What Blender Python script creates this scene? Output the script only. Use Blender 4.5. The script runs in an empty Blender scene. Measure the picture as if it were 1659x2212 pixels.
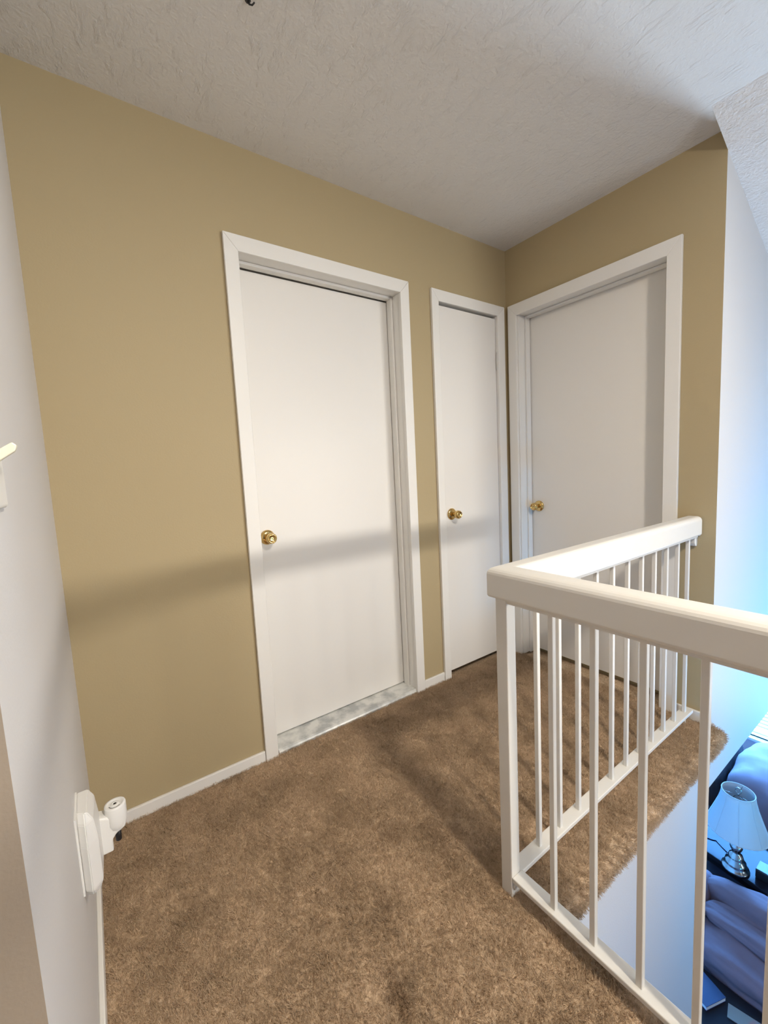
import bpy, bmesh, math, random
from mathutils import Vector, Matrix, noise
random.seed(7)
S = bpy.context.scene
COL = S.collection
R = math.radians

# ------------------------------------------------------------------ camera
cam_d = bpy.data.cameras.new('camera'); cam = bpy.data.objects.new('camera', cam_d); COL.objects.link(cam)
S.camera = cam
cam_d.sensor_fit = 'HORIZONTAL'; cam_d.sensor_width = 36.0; cam_d.lens = 905.466/1659*36.0
cam_d.clip_start = 0.02
yaw, pit, roll = R(35.1322), R(5.8416), R(-2.8752)
fw = Vector((math.sin(yaw)*math.cos(pit), math.cos(yaw)*math.cos(pit), -math.sin(pit)))
r0 = Vector((math.cos(yaw), -math.sin(yaw), 0)); u0 = r0.cross(fw)
rr = math.cos(roll)*r0 + math.sin(roll)*u0; uu = -math.sin(roll)*r0 + math.cos(roll)*u0
M = Matrix((rr, uu, -fw)).transposed().to_4x4(); M.translation = Vector((-2.1431, -1.6799, 1.2029))
cam.matrix_world = M

# ------------------------------------------------------------------ view, world, lights
S.view_settings.view_transform = 'Standard'; S.view_settings.look = 'None'
S.view_settings.gamma = 1.0; S.view_settings.use_curve_mapping = False
S.view_settings.exposure = 0.06
w = bpy.data.worlds.new('world'); S.world = w; w.use_nodes = True
w.node_tree.nodes['Background'].inputs[0].default_value = (0.45, 0.72, 1.0, 1)
w.node_tree.nodes['Background'].inputs[1].default_value = 1.5

def light(name, typ, loc, energy, col, aim=None, **kw):
    d = bpy.data.lights.new(name, typ); d.energy = energy; d.color = col
    for k, v in kw.items(): setattr(d, k, v)
    o = bpy.data.objects.new(name, d); COL.objects.link(o); o.location = loc
    if aim is not None:
        o.rotation_euler = (Vector(aim)-Vector(loc)).to_track_quat('-Z', 'Y').to_euler()
    return o
# the hall's ceiling lamp, behind the camera
light('hall_ceiling_lamp', 'AREA', (-1.40, -2.35, 2.36), 35, (1.0, 0.90, 0.77), aim=(-1.40, -2.35, 0), shape='DISK', size=0.16)
light('hall_ceiling_bulb', 'POINT', (-1.40, -2.35, 2.28), 30, (1.0, 0.90, 0.77), shadow_soft_size=0.07)
# long low lamp of the living room beyond the stairwell, it throws the handrail's shadow on the back wall
light('living_room_lamp', 'AREA', (0.50, -4.1, 1.08), 11, (1.0, 0.94, 0.86), aim=(-1.5, 0, 0.85), shape='RECTANGLE', size=0.9, size_y=0.20, spread=R(66))
# daylight through the lower room's blinds, then two added lights
light('daylight_lower_window', 'AREA', (3.80, -0.18, -1.18), 760, (0.10, 0.38, 1.0), aim=(0, -0.18, -1.6), shape='RECTANGLE', size=1.5, size_y=1.5)
light('added_ceiling_fill', 'AREA', (3.80, -1.65, -1.0), 30, (0.60, 0.78, 1.0), aim=(0.0, -1.55, 2.95), shape='RECTANGLE', size=0.95, size_y=1.6, spread=R(58))  # added light in an unseen window, aimed up to brighten the ceiling's right
light('added_blue_beam', 'AREA', (-1.0, -6.4, -1.5), 40, (0.03, 0.44, 1.0), aim=(1.35, -1.06, -0.15), shape='RECTANGLE', size=0.9, size_y=0.9, spread=R(37))  # added beam with no window behind it, tints the stairwell wall blue
# added soft fill from behind the camera, its window is invented
light('added_hall_fill', 'AREA', (-1.85, -8.5, 1.45), 8, (1.0, 0.93, 0.85), aim=(-1.75, 0, 1.0), shape='RECTANGLE', size=0.9, size_y=1.3)
# added pale blue fill from an unseen window, lifts drop wall and railing
light('added_landing_fill', 'AREA', (1.5, -8.5, -0.9), 28, (0.62, 0.83, 1.0), aim=(-0.4, 0, -0.6), shape='RECTANGLE', size=2.2, size_y=1.8)

# ------------------------------------------------------------------ materials
def mat(name, col, rough=0.5, metal=0.0, spec=0.5, bump=None, colvar=None, coat=0.0):
    m = bpy.data.materials.new(name); m.use_nodes = True
    nt = m.node_tree; b = nt.nodes['Principled BSDF']
    b.inputs['Base Color'].default_value = (*col, 1); b.inputs['Roughness'].default_value = rough
    b.inputs['Metallic'].default_value = metal; b.inputs['Specular IOR Level'].default_value = spec
    b.inputs['Coat Weight'].default_value = coat
    tc = nt.nodes.new('ShaderNodeTexCoord')
    if colvar:
        col2, sc, det, lo, hi = colvar
        n = nt.nodes.new('ShaderNodeTexNoise'); n.inputs['Scale'].default_value = sc; n.inputs['Detail'].default_value = det
        r = nt.nodes.new('ShaderNodeValToRGB')
        r.color_ramp.elements[0].color = (*col, 1); r.color_ramp.elements[1].color = (*col2, 1)
        r.color_ramp.elements[0].position = lo; r.color_ramp.elements[1].position = hi
        nt.links.new(tc.outputs['Object'], n.inputs['Vector']); nt.links.new(n.outputs['Fac'], r.inputs['Fac'])
        nt.links.new(r.outputs['Color'], b.inputs['Base Color'])
    if bump:
        sc, st, dist = bump
        n = nt.nodes.new('ShaderNodeTexNoise'); n.inputs['Scale'].default_value = sc; n.inputs['Detail'].default_value = 4
        bp = nt.nodes.new('ShaderNodeBump'); bp.inputs['Strength'].default_value = st; bp.inputs['Distance'].default_value = dist
        nt.links.new(tc.outputs['Object'], n.inputs['Vector']); nt.links.new(n.outputs['Fac'], bp.inputs['Height'])
        nt.links.new(bp.outputs['Normal'], b.inputs['Normal'])
    return m
TAN = mat('tan_wall_paint', (0.44, 0.353, 0.207), 0.6, spec=0.25, bump=(160, 0.12, 0.003))
TAUPE = mat('taupe_wall_paint', (0.36, 0.30, 0.235), 0.6, spec=0.25, bump=(160, 0.12, 0.003))
WALLW = mat('white_wall_paint', (0.70, 0.685, 0.67), 0.6, spec=0.25, bump=(160, 0.12, 0.003))
TRIM = mat('white_gloss_trim', (0.82, 0.80, 0.755), 0.38, spec=0.4, bump=(60, 0.04, 0.002))
DOOR = mat('white_door_paint', (0.80, 0.775, 0.73), 0.42, spec=0.4, bump=(140, 0.05, 0.002))
RAILM = mat('cream_rail_paint', (0.76, 0.735, 0.68), 0.4, spec=0.4, bump=(70, 0.05, 0.002))
BRASS = mat('polished_brass', (0.72, 0.50, 0.20), 0.16, 1.0)
BLACK = mat('black_plastic', (0.012, 0.011, 0.012), 0.4)
STEEL = mat('painted_hinge', (0.62, 0.60, 0.56), 0.35)
PLAST = mat('white_plastic', (0.84, 0.83, 0.80), 0.35)
CREAM = mat('cream_plastic', (0.85, 0.81, 0.64), 0.35)
MARB = mat('grey_marble', (0.70, 0.70, 0.66), 0.25, colvar=((0.42, 0.43, 0.42), 14, 8, 0.42, 0.62))
NICKEL = mat('dark_nickel', (0.42, 0.40, 0.37), 0.14, 1.0)
SHADE = mat('lampshade_cloth', (0.52, 0.55, 0.54), 0.8, bump=(400, 0.1, 0.001))
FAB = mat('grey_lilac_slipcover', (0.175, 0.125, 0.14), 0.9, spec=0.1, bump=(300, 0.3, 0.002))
FAB_SHADED = mat('shaded_slipcover', (0.035, 0.03, 0.035), 0.9, spec=0.1, bump=(300, 0.3, 0.002))  # same slipcover, shade of the side turned from the window put into its colour
DARKWOOD = mat('dark_wood', (0.012, 0.010, 0.012), 0.35, spec=0.1)
GLOSSTOP = mat('dark_polished_top', (0.012, 0.012, 0.016), 0.08, spec=0.06)
NAVY = mat('navy_cover', (0.006, 0.014, 0.07), 0.35)
PAPER = mat('white_paper', (0.8, 0.8, 0.8), 0.7)
PRINT = mat('printed_cover', (0.20, 0.20, 0.17), 0.6, colvar=((0.32, 0.13, 0.12), 9, 2, 0.55, 0.7))
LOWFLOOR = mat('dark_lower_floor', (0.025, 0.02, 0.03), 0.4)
VINYL = mat('white_window_vinyl', (0.85, 0.86, 0.88), 0.4)

def plaster(name, col, depth):
    m = mat(name, col, 0.85, spec=0.1); nt = m.node_tree; b = nt.nodes['Principled BSDF']
    tc = nt.nodes.new('ShaderNodeTexCoord')
    mp = nt.nodes.new('ShaderNodeMapping'); mp.inputs['Rotation'].default_value = (0, 0, R(35)); mp.inputs['Scale'].default_value = (2.4, 0.8, 1)
    n1 = nt.nodes.new('ShaderNodeTexNoise'); n1.inputs['Scale'].default_value = 19; n1.inputs['Detail'].default_value = 6; n1.inputs['Roughness'].default_value = 0.6
    rp = nt.nodes.new('ShaderNodeValToRGB'); rp.color_ramp.elements[0].position = 0.56; rp.color_ramp.elements[1].position = 0.72
    n2 = nt.nodes.new('ShaderNodeTexNoise'); n2.inputs['Scale'].default_value = 90; n2.inputs['Detail'].default_value = 3
    mx = nt.nodes.new('ShaderNodeMath'); mx.operation = 'MULTIPLY_ADD'; mx.inputs[1].default_value = 0.75
    bp = nt.nodes.new('ShaderNodeBump'); bp.inputs['Strength'].default_value = 0.42; bp.inputs['Distance'].default_value = depth
    L = nt.links.new
    L(tc.outputs['Object'], mp.inputs['Vector']); L(mp.outputs['Vector'], n1.inputs['Vector']); L(tc.outputs['Object'], n2.inputs['Vector'])
    L(n1.outputs['Fac'], rp.inputs['Fac']); L(n2.outputs['Fac'], mx.inputs[0]); L(rp.outputs['Color'], mx.inputs[2])
    L(mx.outputs[0], bp.inputs['Height']); L(bp.outputs['Normal'], b.inputs['Normal'])
    return m
CEIL = plaster('textured_ceiling', (0.77, 0.755, 0.73), 0.008)
SLOPE = plaster('textured_sloped_ceiling', (0.82, 0.81, 0.80), 0.016)

def carpet_mat():
    m = mat('tan_brown_carpet', (0.3, 0.19, 0.11), 0.95, spec=0.05); nt = m.node_tree; b = nt.nodes['Principled BSDF']; L = nt.links.new
    tc = nt.nodes.new('ShaderNodeTexCoord')
    geo = nt.nodes.new('ShaderNodeNewGeometry')
    n1 = nt.nodes.new('ShaderNodeTexNoise'); n1.inputs['Scale'].default_value = 120; n1.inputs['Detail'].default_value = 4; n1.inputs['Roughness'].default_value = 0.7
    r1 = nt.nodes.new('ShaderNodeValToRGB')
    r1.color_ramp.elements[0].position = 0.32; r1.color_ramp.elements[0].color = (0.44, 0.31, 0.195, 1)
    r1.color_ramp.elements[1].position = 0.68; r1.color_ramp.elements[1].color = (0.80, 0.63, 0.45, 1)
    n2 = nt.nodes.new('ShaderNodeTexNoise'); n2.inputs['Scale'].default_value = 7; n2.inputs['Detail'].default_value = 4
    r2 = nt.nodes.new('ShaderNodeValToRGB')
    r2.color_ramp.elements[0].position = 0.33; r2.color_ramp.elements[0].color = (0.80, 0.765, 0.72, 1)
    r2.color_ramp.elements[1].position = 0.62; r2.color_ramp.elements[1].color = (1.06, 1.04, 1.02, 1)
    mx = nt.nodes.new('ShaderNodeMix'); mx.data_type = 'RGBA'; mx.blend_type = 'MULTIPLY'; mx.inputs[0].default_value = 1
    P = geo.outputs['Position']
    L(P, n1.inputs['Vector']); L(P, n2.inputs['Vector'])
    L(n1.outputs['Fac'], r1.inputs['Fac']); L(n2.outputs['Fac'], r2.inputs['Fac'])
    L(r1.outputs['Color'], mx.inputs[6]); L(r2.outputs['Color'], mx.inputs[7])
    last = mx.outputs[2]
    # worn stains with a shape of their own
    for (cx, cy, sx, sy, amt) in STAINS:
        sub = nt.nodes.new('ShaderNodeVectorMath'); sub.operation = 'SUBTRACT'; sub.inputs[1].default_value = (cx, cy, 0)
        nn = nt.nodes.new('ShaderNodeTexNoise'); nn.inputs['Scale'].default_value = 22
        ad = nt.nodes.new('ShaderNodeVectorMath'); ad.operation = 'MULTIPLY_ADD'; ad.inputs[1].default_value = (0.1, 0.1, 0); ad.inputs[2].default_value = (-0.05, -0.05, 0)
        s2 = nt.nodes.new('ShaderNodeVectorMath'); s2.operation = 'ADD'
        sc = nt.nodes.new('ShaderNodeVectorMath'); sc.operation = 'MULTIPLY'; sc.inputs[1].default_value = (1/sx, 1/sy, 0)
        ln = nt.nodes.new('ShaderNodeVectorMath'); ln.operation = 'LENGTH'
        mr = nt.nodes.new('ShaderNodeMapRange'); mr.inputs[1].default_value = 0.35; mr.inputs[2].default_value = 1.1; mr.inputs[3].default_value = amt; mr.inputs[4].default_value = 0
        mm = nt.nodes.new('ShaderNodeMix'); mm.data_type = 'RGBA'; mm.blend_type = 'MULTIPLY'; mm.inputs[7].default_value = (0.55, 0.5, 0.46, 1)
        L(P, sub.inputs[0]); L(P, nn.inputs['Vector']); L(nn.outputs['Color'], ad.inputs[0]); L(sub.outputs[0], s2.inputs[0]); L(ad.outputs[0], s2.inputs[1])
        L(s2.outputs[0], sc.inputs[0]); L(sc.outputs[0], ln.inputs[0]); L(ln.outputs['Value'], mr.inputs[0]); L(mr.outputs[0], mm.inputs[0])
        L(last, mm.inputs[6]); last = mm.outputs[2]
    L(last, b.inputs['Base Color'])
    bp = nt.nodes.new('ShaderNodeBump'); bp.inputs['Strength'].default_value = 0.7; bp.inputs['Distance'].default_value = 0.006
    L(n1.outputs['Fac'], bp.inputs['Height']); L(bp.outputs['Normal'], b.inputs['Normal'])
    return m
STAINS = [(-1.68, -0.99, 0.035, 0.05, 0.9), (-1.60, -0.83, 0.04, 0.05, 0.5), (-1.32, -0.72, 0.07, 0.10, 0.5), (-1.42, -0.62, 0.07, 0.05, 0.4)]
CARPET = carpet_mat()

def glass_mat():
    m = bpy.data.materials.new('window_glass'); m.use_nodes = True; nt = m.node_tree
    nt.nodes.remove(nt.nodes['Principled BSDF']); o = nt.nodes['Material Output']
    t = nt.nodes.new('ShaderNodeBsdfTransparent'); g = nt.nodes.new('ShaderNodeBsdfGlossy'); g.inputs['Roughness'].default_value = 0.02
    mx = nt.nodes.new('ShaderNodeMixShader'); mx.inputs[0].default_value = 0.06
    nt.links.new(t.outputs[0], mx.inputs[1]); nt.links.new(g.outputs[0], mx.inputs[2]); nt.links.new(mx.outputs[0], o.inputs[0])
    return m
GLASS = glass_mat()

# ------------------------------------------------------------------ helpers
def wloc(o):
    v = Vector((0, 0, 0))
    while o is not None: v += o.location; o = o.parent
    return v
def obj(name, bm, m, parent=None, smooth=False, origin=None, label=None):
    """link a bmesh given in world coordinates as one mesh object"""
    bmesh.ops.recalc_face_normals(bm, faces=bm.faces)
    off = wloc(parent) if parent else (Vector(origin) if origin else Vector((0, 0, 0)))
    bmesh.ops.translate(bm, verts=bm.verts, vec=-off)
    me = bpy.data.meshes.new(name); bm.to_mesh(me); bm.free()
    for x in (m if isinstance(m, (list, tuple)) else [m]): me.materials.append(x)
    if smooth:
        for p in me.polygons: p.use_smooth = True
    o = bpy.data.objects.new(name, me); COL.objects.link(o)
    if parent: o.parent = parent
    elif origin: o.location = origin
    if label: o['label'] = label
    return o
def thing(name, label, cat, loc, group=None):
    o = bpy.data.objects.new(name, None); COL.objects.link(o); o.location = loc; o.empty_display_size = 0.1
    o['label'] = label; o['category'] = cat; o['kind'] = 'thing'
    if group: o['group'] = group
    return o
def tag(o, label, cat, kind='thing'):
    o['label'] = label; o['category'] = cat; o['kind'] = kind; return o
def struct(name, bm, m, label, cat, smooth=False):
    return tag(obj(name, bm, m, smooth=smooth), label, cat, 'structure')
def box(bm, x0, x1, y0, y1, z0, z1, b=0.0, seg=2, mi=0):
    vs = [bm.verts.new((x, y, z)) for x in (x0, x1) for y in (y0, y1) for z in (z0, z1)]
    fs = [bm.faces.new([vs[i] for i in f]) for f in ((0, 1, 3, 2), (4, 6, 7, 5), (0, 4, 5, 1), (2, 3, 7, 6), (0, 2, 6, 4), (1, 5, 7, 3))]
    for f in fs: f.material_index = mi
    if b:
        bmesh.ops.recalc_face_normals(bm, faces=fs)
        es = list({e for f in fs for e in f.edges})
        bmesh.ops.bevel(bm, geom=es, offset=b, segments=seg, affect='EDGES', profile=0.5)
    return fs
def prism(bm, pts, mapf, d0, d1, b=0.0, seg=2):
    """polygon pts (u,v) extruded from depth d0 to d1; mapf(u,v,d) -> world"""
    a = [bm.verts.new(mapf(u, v, d0)) for u, v in pts]; c = [bm.verts.new(mapf(u, v, d1)) for u, v in pts]
    n = len(pts); fs = [bm.faces.new(a), bm.faces.new(c[::-1])]
    for i in range(n):
        j = (i+1) % n; fs.append(bm.faces.new((a[i], a[j], c[j], c[i])))
    if b:
        bmesh.ops.recalc_face_normals(bm, faces=fs)
        bmesh.ops.bevel(bm, geom=list({e for f in fs for e in f.edges}), offset=b, segments=seg, affect='EDGES', profile=0.5)
def lathe(bm, prof, mat4, n=40, cap=True):
    """prof: (r, h) list around local z"""
    rings = []
    for r, h in prof:
        rings.append([bm.verts.new(mat4 @ Vector((r*math.cos(2*math.pi*k/n), r*math.sin(2*math.pi*k/n), h))) for k in range(n)])
    for a, c in zip(rings, rings[1:]):
        for k in range(n):
            bm.faces.new((a[k], a[(k+1) % n], c[(k+1) % n], c[k]))
    if cap:
        bm.faces.new(rings[0]); bm.faces.new(rings[-1])
def tube(bm, pts, r, n=10):
    pts = [Vector(p) for p in pts]; rings = []
    for i, p in enumerate(pts):
        t = (pts[min(i+1, len(pts)-1)]-pts[max(i-1, 0)]).normalized()
        a = t.orthogonal().normalized() if i == 0 else (a - t*a.dot(t)).normalized()
        c = t.cross(a)
        rings.append([bm.verts.new(p + r*(math.cos(2*math.pi*k/n)*a + math.sin(2*math.pi*k/n)*c)) for k in range(n)])
    for a_, c_ in zip(rings, rings[1:]):
        for k in range(n): bm.faces.new((a_[k], a_[(k+1) % n], c_[(k+1) % n], c_[k]))
    bm.faces.new(rings[0]); bm.faces.new(rings[-1])
def NB(): return bmesh.new()
def soft(bm, x0, x1, y0, y1, z0, z1, cuts=22, power=6, amp=0.012, fs=(3, 1.2, 3), seed=0):
    """a stuffed block: rounded box with folds"""
    t = bmesh.new(); bmesh.ops.create_cube(t, size=2); bmesh.ops.subdivide_edges(t, edges=t.edges, cuts=cuts, use_grid_fill=True)
    c = Vector(((x0+x1)/2, (y0+y1)/2, (z0+z1)/2)); h = Vector(((x1-x0)/2, (y1-y0)/2, (z1-z0)/2))
    for v in t.verts:
        p = v.co.copy(); q = (abs(p.x)**power + abs(p.y)**power + abs(p.z)**power)**(1/power)
        n = p/q
        wv = Vector((c.x+n.x*h.x, c.y+n.y*h.y, c.z+n.z*h.z))
        d = noise.noise(Vector((wv.x*fs[0]*4+seed, wv.y*fs[1]*4, wv.z*fs[2]*4))) + 0.5*noise.noise(Vector((wv.x*fs[0]*10+seed, wv.y*fs[1]*10, wv.z*fs[2]*10)))
        v.co = wv + n.normalized()*d*amp
    me = bpy.data.meshes.new('tmp'); t.to_mesh(me); t.free(); bm.from_mesh(me); bpy.data.meshes.remove(me)

# ------------------------------------------------------------------ dimensions
H = 2.44                     # hall ceiling
XL = -2.235                  # left wall face
YE = -1.057                  # outer corner at the end of the right wall
ZL = -2.65                   # lower floor
XF, SL = -0.178, 0.44        # fold and fall of the sloped ceiling
def zs(x): return H - SL*(x-XF)
WA = lambda u, v, d: (u, -d, v)      # on the back wall: u = x, d = out into the hall
WB = lambda u, v, d: (-d, u, v)      # on the right wall: u = y

# ------------------------------------------------------------------ floor and carpet
bm = NB()
prism(bm, [(-4.3, -8.6), (-1.236, -8.6), (-1.236, YE), (0.0, YE), (0.0, -0.93), (0.14, -0.93), (0.14, 0.14), (-4.3, 0.14)], lambda u, v, d: (u, v, d), -0.3, -0.012)
bmesh.ops.recalc_face_normals(bm, faces=bm.faces)
for f in bm.faces:
    if f.normal.z > 0.5: f.material_index = 1
struct('floor', bm, [WALLW, CARPET], 'upper hall floor slab under the carpet', 'floor')

# ------------------------------------------------------------------ back wall (y = 0), two openings
def wall_with_holes(bm, mapf, u0, u1, v1, holes, th, back):
    us = u0
    for a, b_, t in holes:
        prism(bm, [(us, -0.05), (a, -0.05), (a, v1), (us, v1)], mapf, 0, -th)
        prism(bm, [(a, t), (b_, t), (b_, v1), (a, v1)], mapf, 0, -th)
        us = b_
    prism(bm, [(us, -0.05), (u1, -0.05), (u1, v1), (us, v1)], mapf, 0, -th)
    prism(bm, [(u0, -0.05), (u1, -0.05), (u1, v1), (u0, v1)], mapf, -th, -th-back)
bm = NB()
wall_with_holes(bm, WA, XL, 0.0, H, [(-1.600, -0.778, 2.078), (-0.585, -0.072, 2.078)], 0.145, 0.05)
struct('wall_back', bm, TAN, 'long tan wall holding the left door and the narrow closet door', 'wall')

# right wall (x = 0) with its white end face
bm = NB()
wall_with_holes(bm, WB, YE, 0.195, H, [(-0.885, -0.055, 2.078)], 0.145, 0.05)
bm.faces.ensure_lookup_table(); bmesh.ops.recalc_face_normals(bm, faces=bm.faces)
for f in bm.faces:
    if f.normal.y < -0.9 and abs(f.calc_center_median().y-YE) < 0.01: f.material_index = 1
struct('wall_right', bm, [TAN, WALLW], 'tan wall at right holding the third door', 'wall')

# left wall: white face towards the hall, tan return face
bm = NB(); fs = box(bm, -4.3, XL, -1.125, 0.195, -0.05, H)
bmesh.ops.recalc_face_normals(bm, faces=bm.faces)
for f in bm.faces:
    if f.normal.y < -0.9: f.material_index = 1
struct('wall_left', bm, [WALLW, TAUPE], 'pale wall at the left edge with a tan return face', 'wall')

# wall beside the stairwell, in line with the end of the right wall
bm = NB(); prism(bm, [(0.195, -0.3), (3.75, -0.3), (3.75, zs(3.75)+0.1), (0.195, zs(0.195)+0.1)], lambda u, v, d: (u, d, v), YE, -0.93)
box(bm, 0.0, 0.195, YE, -0.93, -0.3, -0.05)
struct('wall_stairwell', bm, WALLW, 'white wall at the right edge, lit blue from below', 'wall')
bm = NB(); box(bm, -1.236, 0.0, YE, -0.93, ZL, -0.3)
struct('wall_below_landing', bm, WALLW, 'white wall dropping away below the carpeted ledge', 'wall')
bm = NB(); box(bm, -1.36, -1.236, -8.6, YE, ZL, -0.3)
struct('wall_stair_side', bm, WALLW, 'white stairwell wall under the near railing', 'wall')
bm = NB(); box(bm, -0.12, 0.0, -0.93, 2.0, ZL, -0.3); box(bm, -0.12, 3.75, 2.0, 2.1, ZL, -0.1)
struct('wall_lower_room', bm, WALLW, 'walls of the lower room behind the stairwell', 'wall')
bm = NB(); box(bm, -0.12, 3.75, -0.93, 2.1, -0.3, -0.1)
struct('ceiling_lower_room', bm, CEIL, 'ceiling of the lower room', 'ceiling')
bm = NB(); box(bm, -1.4, 3.9, -8.9, 2.1, ZL-0.1, ZL)
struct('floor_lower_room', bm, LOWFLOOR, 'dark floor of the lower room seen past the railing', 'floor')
# east wall with two windows, south wall with two windows, west wall
def wall_win(bm, mapf, u0, u1, v0, v1, wins, th):
    us = u0
    for a, b_, lo, hi in wins:
        prism(bm, [(us, v0), (a, v0), (a, v1), (us, v1)], mapf, 0, th)
        prism(bm, [(a, v0), (b_, v0), (b_, lo), (a, lo)], mapf, 0, th)
        prism(bm, [(a, hi), (b_, hi), (b_, v1), (a, v1)], mapf, 0, th); us = b_
    prism(bm, [(us, v0), (u1, v0), (u1, v1), (us, v1)], mapf, 0, th)
EM = lambda u, v, d: (3.62+d, u, v)
bm = NB(); wall_win(bm, EM, -8.9, 2.1, ZL, 0.9, [(-2.15, -1.13, -1.8, -0.2), (-0.92, 0.56, -1.95, -0.42)], 0.12)
struct('wall_east', bm, WALLW, 'far outer wall of the lower room with its windows', 'wall')
SM = lambda u, v, d: (u, -8.6-d, v)
bm = NB(); wall_win(bm, SM, -4.4, 3.75, ZL, 2.6, [(-2.35, -1.36, 0.75, 2.15), (0.4, 2.6, -1.8, 0.0)], 0.09)
struct('wall_front', bm, WALLW, 'outer wall behind the camera', 'wall')
bm = NB(); box(bm, -4.4, -4.3, -8.7, -1.0, -0.3, 2.6)
struct('wall_west', bm, WALLW, 'end wall of the hall behind the camera', 'wall')

# ------------------------------------------------------------------ ceiling
bm = NB()
prism(bm, [(-4.4, -8.7), (XF, -8.7), (XF, -1.06), (0.25, -1.06), (0.25, 0.25), (-4.4, 0.25)], lambda u, v, d: (u, v, d), H, H+0.16)
struct('ceiling', bm, CEIL, 'textured white ceiling of the hall', 'ceiling')
bm = NB()
prism(bm, [(XF, H), (3.75, zs(3.75)), (3.75, H+0.16), (XF, H+0.16)], lambda u, v, d: (u, d, v), -8.7, -1.0565)
struct('ceiling_sloped', bm, SLOPE, 'rough textured ceiling sloping down at the upper right', 'ceiling')

# ------------------------------------------------------------------ doors
def frame3(bm, mapf, uo0, uo1, to, ui0, ui1, ti, d0, d1, b=0.0025):
    """two mitred uprights and a mitred head"""
    prism(bm, [(uo0, 0), (ui0, 0), (ui0, ti), (uo0, to)], mapf, d0, d1, b)
    prism(bm, [(ui1, 0), (uo1, 0), (uo1, to), (ui1, ti)], mapf, d0, d1, b)
    prism(bm, [(ui0, ti), (ui1, ti), (uo1, to), (uo0, to)], mapf, d0, d1, b)
def knob(parent, mapf, u, v, d, dirn, priv=False):
    """rosette with a ball knob on a neck; axis = wall normal"""
    o = Vector(mapf(u, v, d)); ax = Vector(dirn)
    m4 = ax.to_track_quat('Z', 'Y').to_matrix().to_4x4(); m4.translation = o
    bm = NB()
    lathe(bm, [(0.0115, 0.006), (0.0115, 0.027), (0.0145, 0.033), (0.0205, 0.039), (0.0232, 0.048), (0.0225, 0.057), (0.0192, 0.063), (0.0165, 0.0645), (0.0147, 0.062), (0.012, 0.0595), (0.006, 0.059), (0.0001, 0.059)], m4, 36)
    k = obj('door_knob', bm, BRASS, parent, True, label='polished brass knob')
    bm = NB(); lathe(bm, [(0.0325, 0.0), (0.0325, 0.003), (0.030, 0.007), (0.023, 0.011), (0.014, 0.013)], m4, 40)
    obj('rosette', bm, BRASS, k, True)
    bm = NB(); t4 = m4 @ Matrix.Translation((0, 0, 0.0592)); lathe(bm, [(0.0022, 0), (0.0022, 0.0012)], t4, 12)
    obj('release_hole', bm, BLACK, k)
    if priv:
        bm = NB(); t4 = m4 @ Matrix.Translation((-0.019, 0, 0.0112)); lathe(bm, [(0.0028, 0), (0.0028, 0.0016)], t4, 12)
        obj('pin_hole', bm, BLACK, k)
    return k
def door(name, label, mapf, cas, inn, dpt, loc):
    uo0, uo1, to = cas; ui0, ui1, ti = inn
    t = bpy.data.objects.new(name, None); COL.objects.link(t); t.location = loc; tag(t, label, 'door', 'structure')
    bm = NB(); frame3(bm, mapf, uo0, uo1, to, ui0, ui1, ti, 0.0, 0.016)
    obj('casing', bm, TRIM, t)
    return t
# left door, recessed, with marble sill
d1 = door('door_1', 'wide white flush door at left with a grey marble sill', WA, (-1.639, -0.756, 2.111), (-1.585, -0.810, 2.051), 0.1, (-1.19, 0.0, 0.0))
bm = NB(); frame3(bm, WA, -1.599, -0.779, 2.077, -1.580, -0.804, 2.055, -0.144, 0.0, 0.001)
obj('jamb', bm, TRIM, d1)
bm = NB(); frame3(bm, WA, -1.579, -0.805, 2.054, -1.569, -0.816, 2.043, -0.094, -0.058, 0.0015)
obj('door_stop', bm, TRIM, d1)
bm = NB(); box(bm, -1.577, -0.807, 0.101, 0.136, 0.0245, 2.0395, 0.0015)
s = obj('door_slab', bm, DOOR, d1)
knob(d1, WA, -1.520, 0.932, -0.101, (0, -1, 0), True)
bm = NB(); prism(bm, [(-0.002, -0.012), (0.14, -0.012), (0.14, 0.0205), (0.004, 0.0205), (-0.004, 0.017), (-0.007, 0.010), (-0.006, 0.0)], lambda u, v, d: (d, u, v), -1.579, -0.805)
obj('marble_sill', bm, MARB, d1, label='grey veined marble threshold')
# closet door, flush, hinged at right
d2 = door('door_2', 'narrow white closet door beside the corner, flush with its frame', WA, (-0.606, -0.032, 2.114), (-0.558, -0.094, 2.056), 0.0, (-0.32, 0.0, 0.0))
bm = NB(); frame3(bm, WA, -0.584, -0.073, 2.077, -0.561, -0.0945, 2.058, -0.144, 0.0, 0.001)
obj('jamb', bm, TRIM, d2)
bm = NB(); box(bm, -0.5565, -0.0975, 0.002, 0.037, 0.036, 2.043, 0.0015)
obj('door_slab', bm, DOOR, d2)
knob(d2, WA, -0.500, 0.935, -0.002, (0, -1, 0))
for z in (1.80, 0.26):
    bm = NB(); m4 = Matrix.Translation((-0.096, -0.005, z-0.045)); lathe(bm, [(0.0055, 0), (0.0055, 0.09)], m4, 14)
    for q in (-0.006, 0.09): lathe(bm, [(0.0035, q), (0.0045, q+0.003), (0.0035, q+0.006)], m4, 12)
    box(bm, -0.0945, -0.0925, -0.003, 0.030, z-0.045, z+0.045)
    obj('hinge', bm, STEEL, d2)
bm = NB(); box(bm, -0.5600, -0.5570, 0.006, 0.03, 0.905, 0.965); obj('latch_plate', bm, BLACK, d2)
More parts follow.
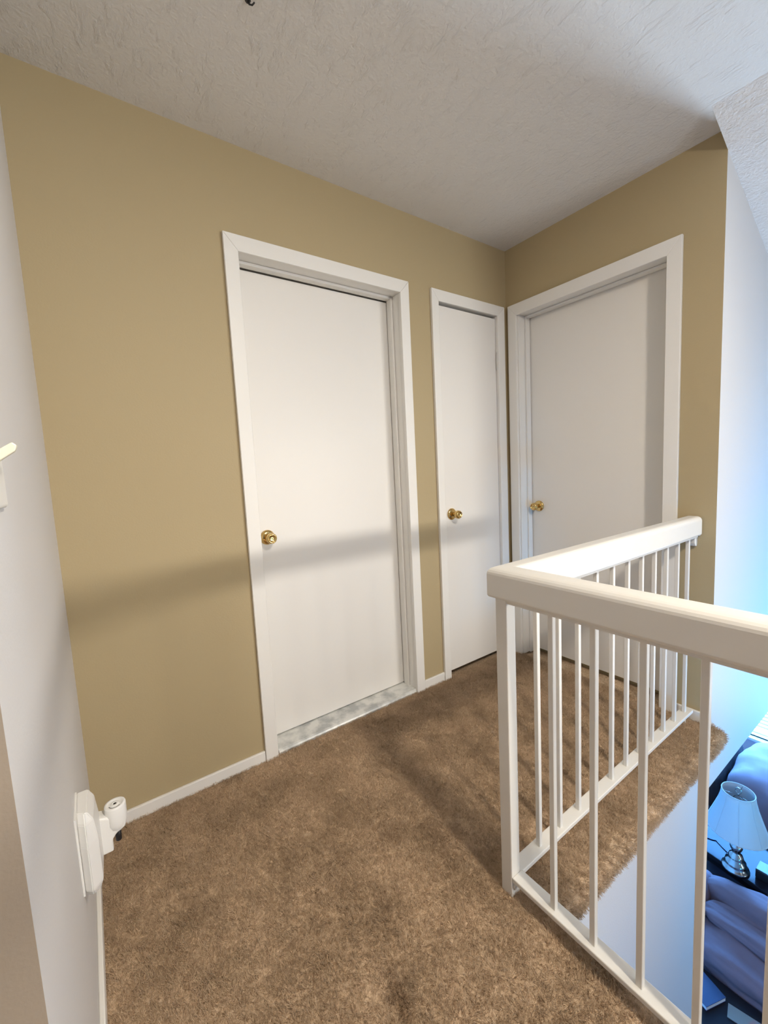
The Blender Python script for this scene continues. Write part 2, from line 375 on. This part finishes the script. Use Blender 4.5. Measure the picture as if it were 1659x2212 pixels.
# third door on the right wall, recessed
d3 = door('door_3', 'white flush door on the right wall behind the railing', WB, (-0.916, -0.024, 2.1165), (-0.858, -0.082, 2.052), 0.1, (0.0, -0.47, 0.0))
bm = NB(); frame3(bm, WB, -0.884, -0.056, 2.077, -0.853, -0.087, 2.056, -0.144, 0.0, 0.001)
obj('jamb', bm, TRIM, d3)
bm = NB(); frame3(bm, WB, -0.852, -0.088, 2.055, -0.842, -0.098, 2.045, -0.094, -0.058, 0.0015)
obj('door_stop', bm, TRIM, d3)
bm = NB(); box(bm, 0.100, 0.135, -0.850, -0.090, 0.024, 2.050, 0.0015)
obj('door_slab', bm, DOOR, d3)
knob(d3, WB, -0.142, 0.932, -0.100, (-1, 0, 0))

# ------------------------------------------------------------------ baseboards
def bb(bm, mapf, u0, u1, h=0.048):
    prism(bm, [(u0, 0.0), (u1, 0.0), (u1, h), (u0, h)], mapf, 0.0, 0.012, 0.003)
bm = NB(); bb(bm, WA, XL+0.012, -1.640); bb(bm, WA, -0.755, -0.607, 0.052)
struct('baseboard_back', bm, TRIM, 'low white baseboard along the tan back wall', 'baseboard')
bm = NB(); prism(bm, [(-1.125, 0), (-0.0, 0), (-0.0, 0.05), (-1.125, 0.05)], lambda u, v, d: (XL+d, u, v), 0, 0.012, 0.003)
struct('baseboard_left', bm, TRIM, 'low white baseboard along the pale left wall', 'baseboard')
bm = NB(); bb(bm, WB, YE, -0.917, 0.052)
struct('baseboard_right', bm, TRIM, 'short white baseboard at the end of the right wall', 'baseboard')

# ------------------------------------------------------------------ carpet with pile
def build_carpet():
    bm = NB(); st = 0.08
    def sheet(x0, x1, y0, y1):
        nx = max(1, round((x1-x0)/st)); ny = max(1, round((y1-y0)/st))
        g = [[bm.verts.new((x0+(x1-x0)*i/nx, y0+(y1-y0)*j/ny, 0.0)) for j in range(ny+1)] for i in range(nx+1)]
        for i in range(nx):
            for j in range(ny): bm.faces.new((g[i][j], g[i+1][j], g[i+1][j+1], g[i][j+1]))
    sheet(XL, -1.232, -4.0, -1.05); sheet(XL, -1.232, -1.05, 0.0); sheet(-1.232, 0.0, -1.05, 0.0)
    # nosing rolled over the ledge
    prof = [(-1.05, 0.0), (-1.075, 0.0), (-1.098, -0.004), (-1.112, -0.018), (-1.114, -0.036), (-1.104, -0.052), (-1.085, -0.062), (-1.060, -0.066)]
    n = 18; x0, x1 = -1.232, 0.004
    rings = [[bm.verts.new((x0+(x1-x0)*i/n, y, z)) for y, z in prof] for i in range(n+1)]
    for a, c in zip(rings, rings[1:]):
        for k in range(len(prof)-1): bm.faces.new((a[k], a[k+1], c[k+1], c[k]))
    bm.faces.new(rings[-1]); bm.faces.new(rings[0])
    bmesh.ops.remove_doubles(bm, verts=bm.verts, dist=0.0005)
    bm.normal_update()
    for f in bm.faces:
        if f.normal.z < -0.9 and f.calc_center_median().z > -0.01: f.normal_flip()
    me = bpy.data.meshes.new('carpet'); bm.to_mesh(me); bm.free(); me.materials.append(CARPET)
    o = bpy.data.objects.new('carpet', me); COL.objects.link(o)
    tag(o, 'tan brown cut pile carpet on the hall floor and over the ledge', 'carpet', 'stuff')
    vg = o.vertex_groups.new(name='pile')
    idx = [v.index for v in me.vertices if v.co.x > -2.30 and v.co.y > -1.62 and v.co.x < 0.1]
    vg.add(idx, 1.0, 'REPLACE')
    md = o.modifiers.new('pile', 'PARTICLE_SYSTEM'); ps = o.particle_systems[0]; pst = ps.settings
    ps.vertex_group_density = 'pile'
    pst.type = 'HAIR'; pst.count = 70000; pst.hair_length = 0.0085; pst.hair_step = 2
    pst.use_advanced_hair = True
    pst.brownian_factor = 0.0; pst.factor_random = 0.0028
    pst.length_random = 0.4
    pst.child_type = 'SIMPLE'; pst.rendered_child_count = 7; pst.child_percent = 1; pst.child_radius = 0.012; pst.child_roundness = 0.0
    pst.roughness_1 = 0.0015; pst.roughness_2 = 0.003; pst.roughness_endpoint = 0.006
    pst.root_radius = 1.0; pst.tip_radius = 0.55; pst.radius_scale = 0.0009
    pst.render_step = 2; pst.display_step = 2
    ps.seed = 3
    return o
build_carpet()

# ------------------------------------------------------------------ railing
rl = thing('stair_railing', 'white painted railing with slim square balusters around the stairwell', 'railing', (-1.272, -0.978, 0.0))
RX0, RX1 = -1.305, -1.240       # near rail, along y
RY0, RY1 = -1.010, -0.945       # far rail, along x
ZT, ZB = 0.934, 0.852
def rail_profile(hw, z0, z1, r, n=5):
    pts = []
    for cx_, cz_, a0 in ((hw-r, z1-r, 0), (-hw+r, z1-r, 90)):
        for k in range(n+1):
            a = R(a0+90*k/n); pts.append((cx_+r*math.cos(a), cz_+r*math.sin(a)))
    r2 = 0.008
    for cx_, cz_, a0 in ((-hw+r2, z0+r2, 180), (hw-r2, z0+r2, 270)):
        for k in range(n+1):
            a = R(a0+90*k/n); pts.append((cx_+r2*math.cos(a), cz_+r2*math.sin(a)))
    return pts
pr = rail_profile(0.0325, ZB, ZT, 0.019)
YN = -3.3
# near handrail with a mitred end, far handrail with its other half of the mitre
bm = NB(); mx, my = (RX0+RX1)/2, (RY0+RY1)/2
def sweep(bm, fa, fb):
    a = [bm.verts.new(fa(u, v)) for u, v in pr]; c = [bm.verts.new(fb(u, v)) for u, v in pr]; n = len(pr)
    bm.faces.new(a); bm.faces.new(c[::-1])
    for i in range(n): bm.faces.new((a[i], a[(i+1) % n], c[(i+1) % n], c[i]))
# left side of the near rail (-x) meets the back side of the far rail (+y)
sweep(bm, lambda u, v: (mx+u, my-u, v), lambda u, v: (mx+u, YN, v))
box(bm, mx-0.019, mx+0.019, YN, my-0.019, ZB-0.010, ZB)
obj('handrail', bm, RAILM, rl)
bm = NB()
sweep(bm, lambda u, v: (mx-u, my+u, v), lambda u, v: (-0.010, my+u, v))
box(bm, mx+0.019, -0.010, my-0.019, my+0.019, ZB-0.010, ZB)
obj('handrail', bm, RAILM, rl)
# corner post
bm = NB(); box(bm, -1.293, -1.257, -0.997, -0.961, 0.0, ZB, 0.003); obj('newel_post', bm, RAILM, rl)
bm = NB(); m4 = Matrix.Translation((-1.274, -0.997, 0.030)) @ Matrix.Rotation(R(90), 4, 'X')
lathe(bm, [(0.012, -0.001), (0.012, 0.005), (0.008, 0.007)], m4, 20); obj('screw_cap', bm, RAILM, rl)
# bottom rails
bm = NB(); box(bm, -1.292, -1.250, YN, -0.997, 0.048, 0.062, 0.0025); obj('bottom_rail', bm, RAILM, rl)
bm = NB(); box(bm, -1.257, -0.018, -0.999, -0.957, 0.042, 0.056, 0.0025); obj('bottom_rail', bm, RAILM, rl)
# balusters
bw = 0.0068
k = 0
for i in range(20):
    y = -1.112-0.1025*i
    if y < YN+0.05: break
    bm = NB(); box(bm, -1.272-bw, -1.272+bw, y-bw, y+bw, 0.060, ZB-0.008, 0.0012, 1); obj('baluster', bm, RAILM, rl)
for i in range(11):
    x = -1.140+0.1077*i
    bm = NB(); box(bm, x-bw, x+bw, -0.978-bw, -0.978+bw, 0.052 if i < 10 else 0.0, ZB-0.008, 0.0012, 1); obj('baluster', bm, RAILM, rl)
bm = NB(); prism(bm, [(-0.028, ZB-0.01), (0.0, ZB-0.01), (0.0, ZB-0.040), (-0.004, ZB-0.048), (-0.012, ZB-0.050), (-0.022, ZB-0.045), (-0.028, ZB-0.034)], lambda u, v, d: (u, d, v), -0.992, -0.962, 0.002)
obj('wall_bracket', bm, RAILM, rl)
bm = NB(); box(bm, -0.010, 0.0, -1.003, -0.952, ZB-0.004, ZT-0.006, 0.002); obj('end_plate', bm, RAILM, rl)

# ------------------------------------------------------------------ gate hinge bracket on the left wall
g = thing('gate_hinge_bracket', 'white plastic safety gate hinge screwed low on the left wall', 'gate bracket', (XL, -0.55, 0.32))
CX = XL
bm = NB()
yb, yf = -0.52, -0.625
def plate_ring(z, k):      # plan section, k shrinks the wedge towards the ends
    return [(CX+0.004, yb, z), (CX+0.040*k, yb, z), (CX+0.037*k, yf+0.020, z), (CX+0.018, yf+(1-k)*0.05, z), (CX+0.004, yf+0.012+(1-k)*0.05, z)]
zz = [(0.312, 0.82), (0.328, 1.0), (0.430, 1.0), (0.478, 0.88), (0.497, 0.62)]
rings = [[bm.verts.new(p) for p in plate_ring(z, k)] for z, k in zz]
for a, c in zip(rings, rings[1:]):
    for i in range(5): bm.faces.new((a[i], a[(i+1) % 5], c[(i+1) % 5], c[i]))
bm.faces.new(rings[0]); bm.faces.new(rings[-1])
bmesh.ops.recalc_face_normals(bm, faces=bm.faces)
bmesh.ops.bevel(bm, geom=list(bm.edges), offset=0.0018, segments=2, affect='EDGES')
obj('mounting_plate', bm, PLAST, g)
bm = NB(); box(bm, CX, CX+0.004, yf+0.004, yb, 0.322, 0.50, 0.001); obj('wall_pad', bm, PLAST, g)
kx, ky = CX+0.072, -0.515
bm = NB()
m4 = Matrix.Translation((kx, ky, 0.372))
lathe(bm, [(0.012, -0.006), (0.0195, 0.004), (0.0225, 0.016), (0.0225, 0.056), (0.0215, 0.0595), (0.0165, 0.0600), (0.0150, 0.0575), (0.0085, 0.0570), (0.0080, 0.0595), (0.0035, 0.0595), (0.0035, 0.0500)], m4, 36)
arm = obj('hinge_barrel', bm, PLAST, g, True)
bm = NB(); prism(bm, [(CX+0.036, 0.325), (CX+0.060, 0.325), (CX+0.060, 0.354), (CX+0.070, 0.366), (CX+0.088, 0.374), (CX+0.090, 0.39), (CX+0.052, 0.415), (CX+0.036, 0.42)], lambda u, v, d: (u, d, v), ky-0.017, ky+0.017, 0.004, 3)
obj('hinge_arm', bm, PLAST, g)
bm = NB(); lathe(bm, [(0.0034, 0.0505), (0.0034, 0.0592)], m4, 14)
for k in range(9):
    a = R(200+k*14); lathe(bm, [(0.0012, 0.0570), (0.0012, 0.0576)], m4 @ Matrix.Translation((0.0125*math.cos(a), 0.0125*math.sin(a), 0)), 8)
obj('lock_marks', bm, BLACK, arm, label='dark keyhole and dial marks')
bm = NB(); lathe(bm, [(0.0055, -0.036), (0.0065, -0.034), (0.0065, 0.0)], m4, 16); obj('hinge_pin', bm, BLACK, g, True, label='black pin under the barrel')

# ------------------------------------------------------------------ light switch at the left edge
sw = thing('light_switch', 'white light switch plate with cream toggle on the left wall', 'light switch', (XL, -0.975, 1.235))
bm = NB(); box(bm, XL, XL+0.006, -1.012, -0.940, 1.178, 1.293, 0.004, 3); obj('switch_plate', bm, PLAST, sw)
bm = NB(); prism(bm, [(0.006, 1.232), (0.026, 1.247), (0.0285, 1.254), (0.024, 1.258), (0.006, 1.246)], lambda u, v, d: (XL+u, d, v), -1.003, -0.993, 0.0015)
obj('toggle', bm, CREAM, sw, label='cream toggle lever')

# small dark fitting on the ceiling
hk = thing('ceiling_hook', 'small dark metal hook in the ceiling at the top edge', 'hook', (-1.672, -0.508, H))
bm = NB(); lathe(bm, [(0.006, -0.003), (0.008, 0.0)], Matrix.Translation((-1.672, -0.508, H)), 16); obj('hook_base', bm, BLACK, hk)
bm = NB(); tube(bm, [(-1.672, -0.508, H), (-1.670, -0.510, H-0.010), (-1.664, -0.516, H-0.014), (-1.659, -0.521, H-0.009)], 0.002, 8); obj('hook_wire', bm, BLACK, hk, True)

# ------------------------------------------------------------------ windows
def window(name, label, mapf, u0, u1, v0, v1, blinds=True):
    t = bpy.data.objects.new(name, None); COL.objects.link(t); t.location = mapf((u0+u1)/2, v0, 0); tag(t, label, 'window', 'structure')
    bm = NB(); f = 0.05
    prism(bm, [(u0, v0), (u0+f, v0+f), (u0+f, v1-f), (u0, v1)], mapf, 0.03, 0.09); prism(bm, [(u1, v0), (u1-f, v0+f), (u1-f, v1-f), (u1, v1)], mapf, 0.03, 0.09)
    prism(bm, [(u0, v0), (u1, v0), (u1-f, v0+f), (u0+f, v0+f)], mapf, 0.03, 0.09); prism(bm, [(u0, v1), (u1, v1), (u1-f, v1-f), (u0+f, v1-f)], mapf, 0.03, 0.09)
    vm = (v0+v1)/2; prism(bm, [(u0+f, vm-0.02), (u1-f, vm-0.02), (u1-f, vm+0.02), (u0+f, vm+0.02)], mapf, 0.04, 0.08)
    obj('window_frame', bm, VINYL, t)
    bm = NB(); prism(bm, [(u0+f, v0+f), (u1-f, v0+f), (u1-f, v1-f), (u0+f, v1-f)], mapf, 0.058, 0.062); obj('pane', bm, GLASS, t)
    bm = NB(); prism(bm, [(u0-0.06, v0-0.03), (u1+0.06, v0-0.03), (u1+0.06, v0), (u0-0.06, v0)], mapf, -0.06, 0.03, 0.004); obj('window_sill', bm, VINYL, t)
    if blinds:
        bm = NB(); z = v0+0.03
        while z < v1-0.03:
            a = Vector(mapf(u0+0.01, z-0.006, -0.012)); b_ = Vector(mapf(u1-0.01, z-0.006, -0.012)); c = Vector(mapf(u1-0.01, z+0.006, 0.012)); d = Vector(mapf(u0+0.01, z+0.006, 0.012))
            lo = [bm.verts.new(p) for p in (a, b_, c, d)]; hi = [bm.verts.new(p+Vector((0, 0, 0.0015))) for p in (a, b_, c, d)]
            bm.faces.new(lo[::-1]); bm.faces.new(hi)
            for i in range(4): bm.faces.new((lo[i], lo[(i+1) % 4], hi[(i+1) % 4], hi[i]))
            z += 0.042
        obj('blind', bm, VINYL, t, label='open horizontal white blind')
    return t
window('window_1', 'lower room window with horizontal blinds, at the right edge', EM, -0.92, 0.56, -1.95, -0.42)
window('added_window_2', 'unseen side window added for the light on the ceiling', EM, -2.15, -1.13, -1.8, -0.2, False)  # this window and the next two are invented to house added lights
window('added_window_3', 'unseen living room window behind the camera, added for a fill light', SM, 0.4, 2.6, -1.8, 0.0, False)
window('added_window_4', 'unseen hall window behind the camera, added for a fill light', SM, -2.35, -1.36, 0.75, 2.15, False)

# ------------------------------------------------------------------ lower room furniture
TZ = -2.10
tb = thing('side_table', 'dark glossy side table carrying the lamp behind the sofa', 'table', (2.0, -0.75, ZL))
bm = NB(); prism(bm, [(1.80, -0.30), (1.70, -0.98), (2.28, -1.05), (2.36, -0.26)], lambda u, v, d: (u, v, d), TZ-0.035, TZ, 0.006); obj('table_top', bm, GLOSSTOP, tb)
for x, y in ((1.85, -0.36), (1.76, -0.93), (2.22, -0.98), (2.28, -0.33)):
    bm = NB(); box(bm, x-0.022, x+0.022, y-0.022, y+0.022, ZL, TZ-0.034, 0.004); obj('leg', bm, DARKWOOD, tb)
bm = NB(); prism(bm, [(1.84, -0.35), (1.75, -0.94), (2.23, -0.99), (2.30, -0.32)], lambda u, v, d: (u, v, d), TZ-0.11, TZ-0.034); obj('apron', bm, DARKWOOD, tb)

LX, LY = 1.775, -0.735
lp = thing('table_lamp', 'table lamp with pale bell shade and turned metal base', 'lamp', (LX, LY, TZ))
m4 = Matrix.Translation((LX, LY, TZ))
bm = NB(); lathe(bm, [(0.088, 0.0), (0.090, 0.008), (0.086, 0.018), (0.074, 0.026), (0.070, 0.046), (0.066, 0.066), (0.052, 0.078), (0.050, 0.098), (0.042, 0.122), (0.028, 0.136), (0.026, 0.150), (0.036, 0.166), (0.041, 0.184), (0.036, 0.202), (0.022, 0.216), (0.013, 0.232), (0.011, 0.300), (0.016, 0.306), (0.016, 0.372), (0.006, 0.376)], m4, 40)
obj('lamp_base', bm, NICKEL, lp, True)
bm = NB(); pts = []
out = [(0.196, 0.345), (0.186, 0.375), (0.166, 0.430), (0.145, 0.490), (0.125, 0.550), (0.110, 0.610), (0.103, 0.655)]
lathe(bm, out + [(r-0.003, h) for r, h in out[::-1]] + [out[0]], m4, 48, cap=False)
sh = obj('lamp_shade', bm, SHADE, lp, True)
bm = NB()
for k in range(8):
    a = 2*math.pi*k/8+0.3
    tube(bm, [(LX+(r+0.0005)*math.cos(a), LY+(r+0.0005)*math.sin(a), TZ+h) for r, h in out], 0.0015, 6)
for r, h in (out[0], out[-1]):
    tube(bm, [(LX+r*math.cos(2*math.pi*k/40), LY+r*math.sin(2*math.pi*k/40), TZ+h) for k in range(41)], 0.004, 8)
obj('shade_piping', bm, SHADE, sh, True)
bm = NB(); tube(bm, [(LX, LY-0.045*math.sin(t), TZ+0.50-0.125*math.cos(t)) for t in [math.pi*2*k/24 for k in range(25)]], 0.003, 8)
for k in range(3):
    a = 2*math.pi*k/3; tube(bm, [(LX, LY, TZ+0.625), (LX+0.1*math.cos(a), LY+0.1*math.sin(a), TZ+0.645)], 0.002, 6)
obj('harp', bm, NICKEL, lp, True)
bm = NB(); tube(bm, [(LX, LY+0.018*math.sin(t), TZ+0.665-0.022*math.cos(t)) for t in [math.pi*2*k/20 for k in range(21)]], 0.004, 8); lathe(bm, [(0.004, 0.625), (0.008, 0.632), (0.004, 0.645)], m4, 14); obj('finial', bm, NICKEL, lp, True)
bm = NB(); tube(bm, [(LX+0.080+0.13*t+0.05*math.sin(6*t), LY+0.03+0.42*t+0.04*math.sin(9*t), TZ+0.004) for t in [k/24 for k in range(25)]], 0.0035, 8); obj('cord', bm, NAVY, lp, True)
bm = NB(); box(bm, LX+0.02, LX+0.14, LY-0.235, LY-0.115, TZ, TZ+0.075, 0.008); tag(obj('black_box', bm, BLACK, origin=(LX+0.08, LY-0.175, TZ)), 'small black box standing on the side table beside the lamp', 'box')

# sofa in front of the table
sf = thing('sofa', 'lilac grey slipcovered sofa below the lamp, seen from above', 'sofa', (1.35, -1.4, ZL))
bm = NB(); soft(bm, 1.06, 1.66, -2.3, -0.52, ZL+0.06, ZL+0.30, power=8, amp=0.006); obj('base', bm, FAB, sf, True)
bm = NB(); soft(bm, 1.00, 1.46, -1.75, -0.68, ZL+0.27, ZL+0.46, power=4.5, amp=0.032, fs=(2.6, 0.7, 2.6), seed=5); obj('seat_cushion', bm, FAB, sf, True)
bm = NB(); soft(bm, 1.22, 1.47, -1.75, -0.67, ZL+0.43, ZL+0.52, power=3.5, amp=0.024, fs=(4, 0.6, 4), seed=9); obj('folded_throw', bm, FAB, sf, True)
bm = NB(); soft(bm, 1.42, 1.68, -2.3, -0.60, ZL+0.24, ZL+0.60, power=4, amp=0.024, fs=(2.4, 0.8, 2.4), seed=2); obj('back_cushion', bm, FAB, sf, True)
bm = NB(); soft(bm, 1.05, 1.66, -0.67, -0.47, ZL+0.06, ZL+0.56, power=4, amp=0.012, seed=12); obj('arm', bm, FAB, sf, True)
for x in (1.1, 1.6):
    for y in (-0.56, -2.2):
        bm = NB(); box(bm, x-0.02, x+0.02, y-0.02, y+0.02, ZL, ZL+0.09); obj('leg', bm, DARKWOOD, sf)

# armchair beyond the table
ac = thing('armchair', 'slipcovered armchair by the blinds beyond the lamp', 'armchair', (2.9, -0.9, ZL))
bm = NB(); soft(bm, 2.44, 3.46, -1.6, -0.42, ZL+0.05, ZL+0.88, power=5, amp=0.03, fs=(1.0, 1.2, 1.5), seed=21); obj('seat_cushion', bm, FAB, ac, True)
bm = NB(); soft(bm, 2.44, 3.42, -0.40, -0.12, ZL+0.05, ZL+0.82, power=5, amp=0.015, seed=25); obj('backrest', bm, FAB_SHADED, ac, True)

# coffee table in front of the sofa
ct = thing('coffee_table', 'low dark glossy table at the foot of the sofa', 'table', (0.75, -1.1, ZL))
bm = NB(); box(bm, 0.30, 0.98, -2.1, -0.62, ZL+0.30, ZL+0.34, 0.006); obj('table_top', bm, DARKWOOD, ct)
for x in (0.36, 0.92):
    for y in (-2.04, -0.68):
        bm = NB(); box(bm, x-0.025, x+0.025, y-0.025, y+0.025, ZL, ZL+0.301); obj('leg', bm, DARKWOOD, ct)
CZ = ZL+0.34
bk = thing('book', 'navy book with white page edges on the coffee table', 'book', (0.83, -0.78, CZ))
def rot_box(bm, cx, cy, lx, ly, z0, z1, ang, b=0.001):
    c, s_ = math.cos(ang), math.sin(ang)
    prism(bm, [(cx+c*u-s_*v, cy+s_*u+c*v) for u, v in ((-lx, -ly), (lx, -ly), (lx, ly), (-lx, ly))], lambda u, v, d: (u, v, d), z0, z1, b)
bm = NB(); rot_box(bm, 0.837, -0.799, 0.081, 0.108, CZ+0.003, CZ+0.027, R(-20)); obj('pages', bm, PAPER, bk)
bm = NB(); rot_box(bm, 0.837, -0.799, 0.083, 0.110, CZ+0.027, CZ+0.030, R(-20)); rot_box(bm, 0.837, -0.799, 0.083, 0.110, CZ, CZ+0.003, R(-20)); obj('cover', bm, NAVY, bk)
bm = NB(); rot_box(bm, 0.85, -1.035, 0.045, 0.085, CZ, CZ+0.006, R(12)); tag(obj('booklet', bm, PRINT, origin=(0.85, -1.035, CZ)), 'grey printed booklet lying near the sofa front', 'booklet')
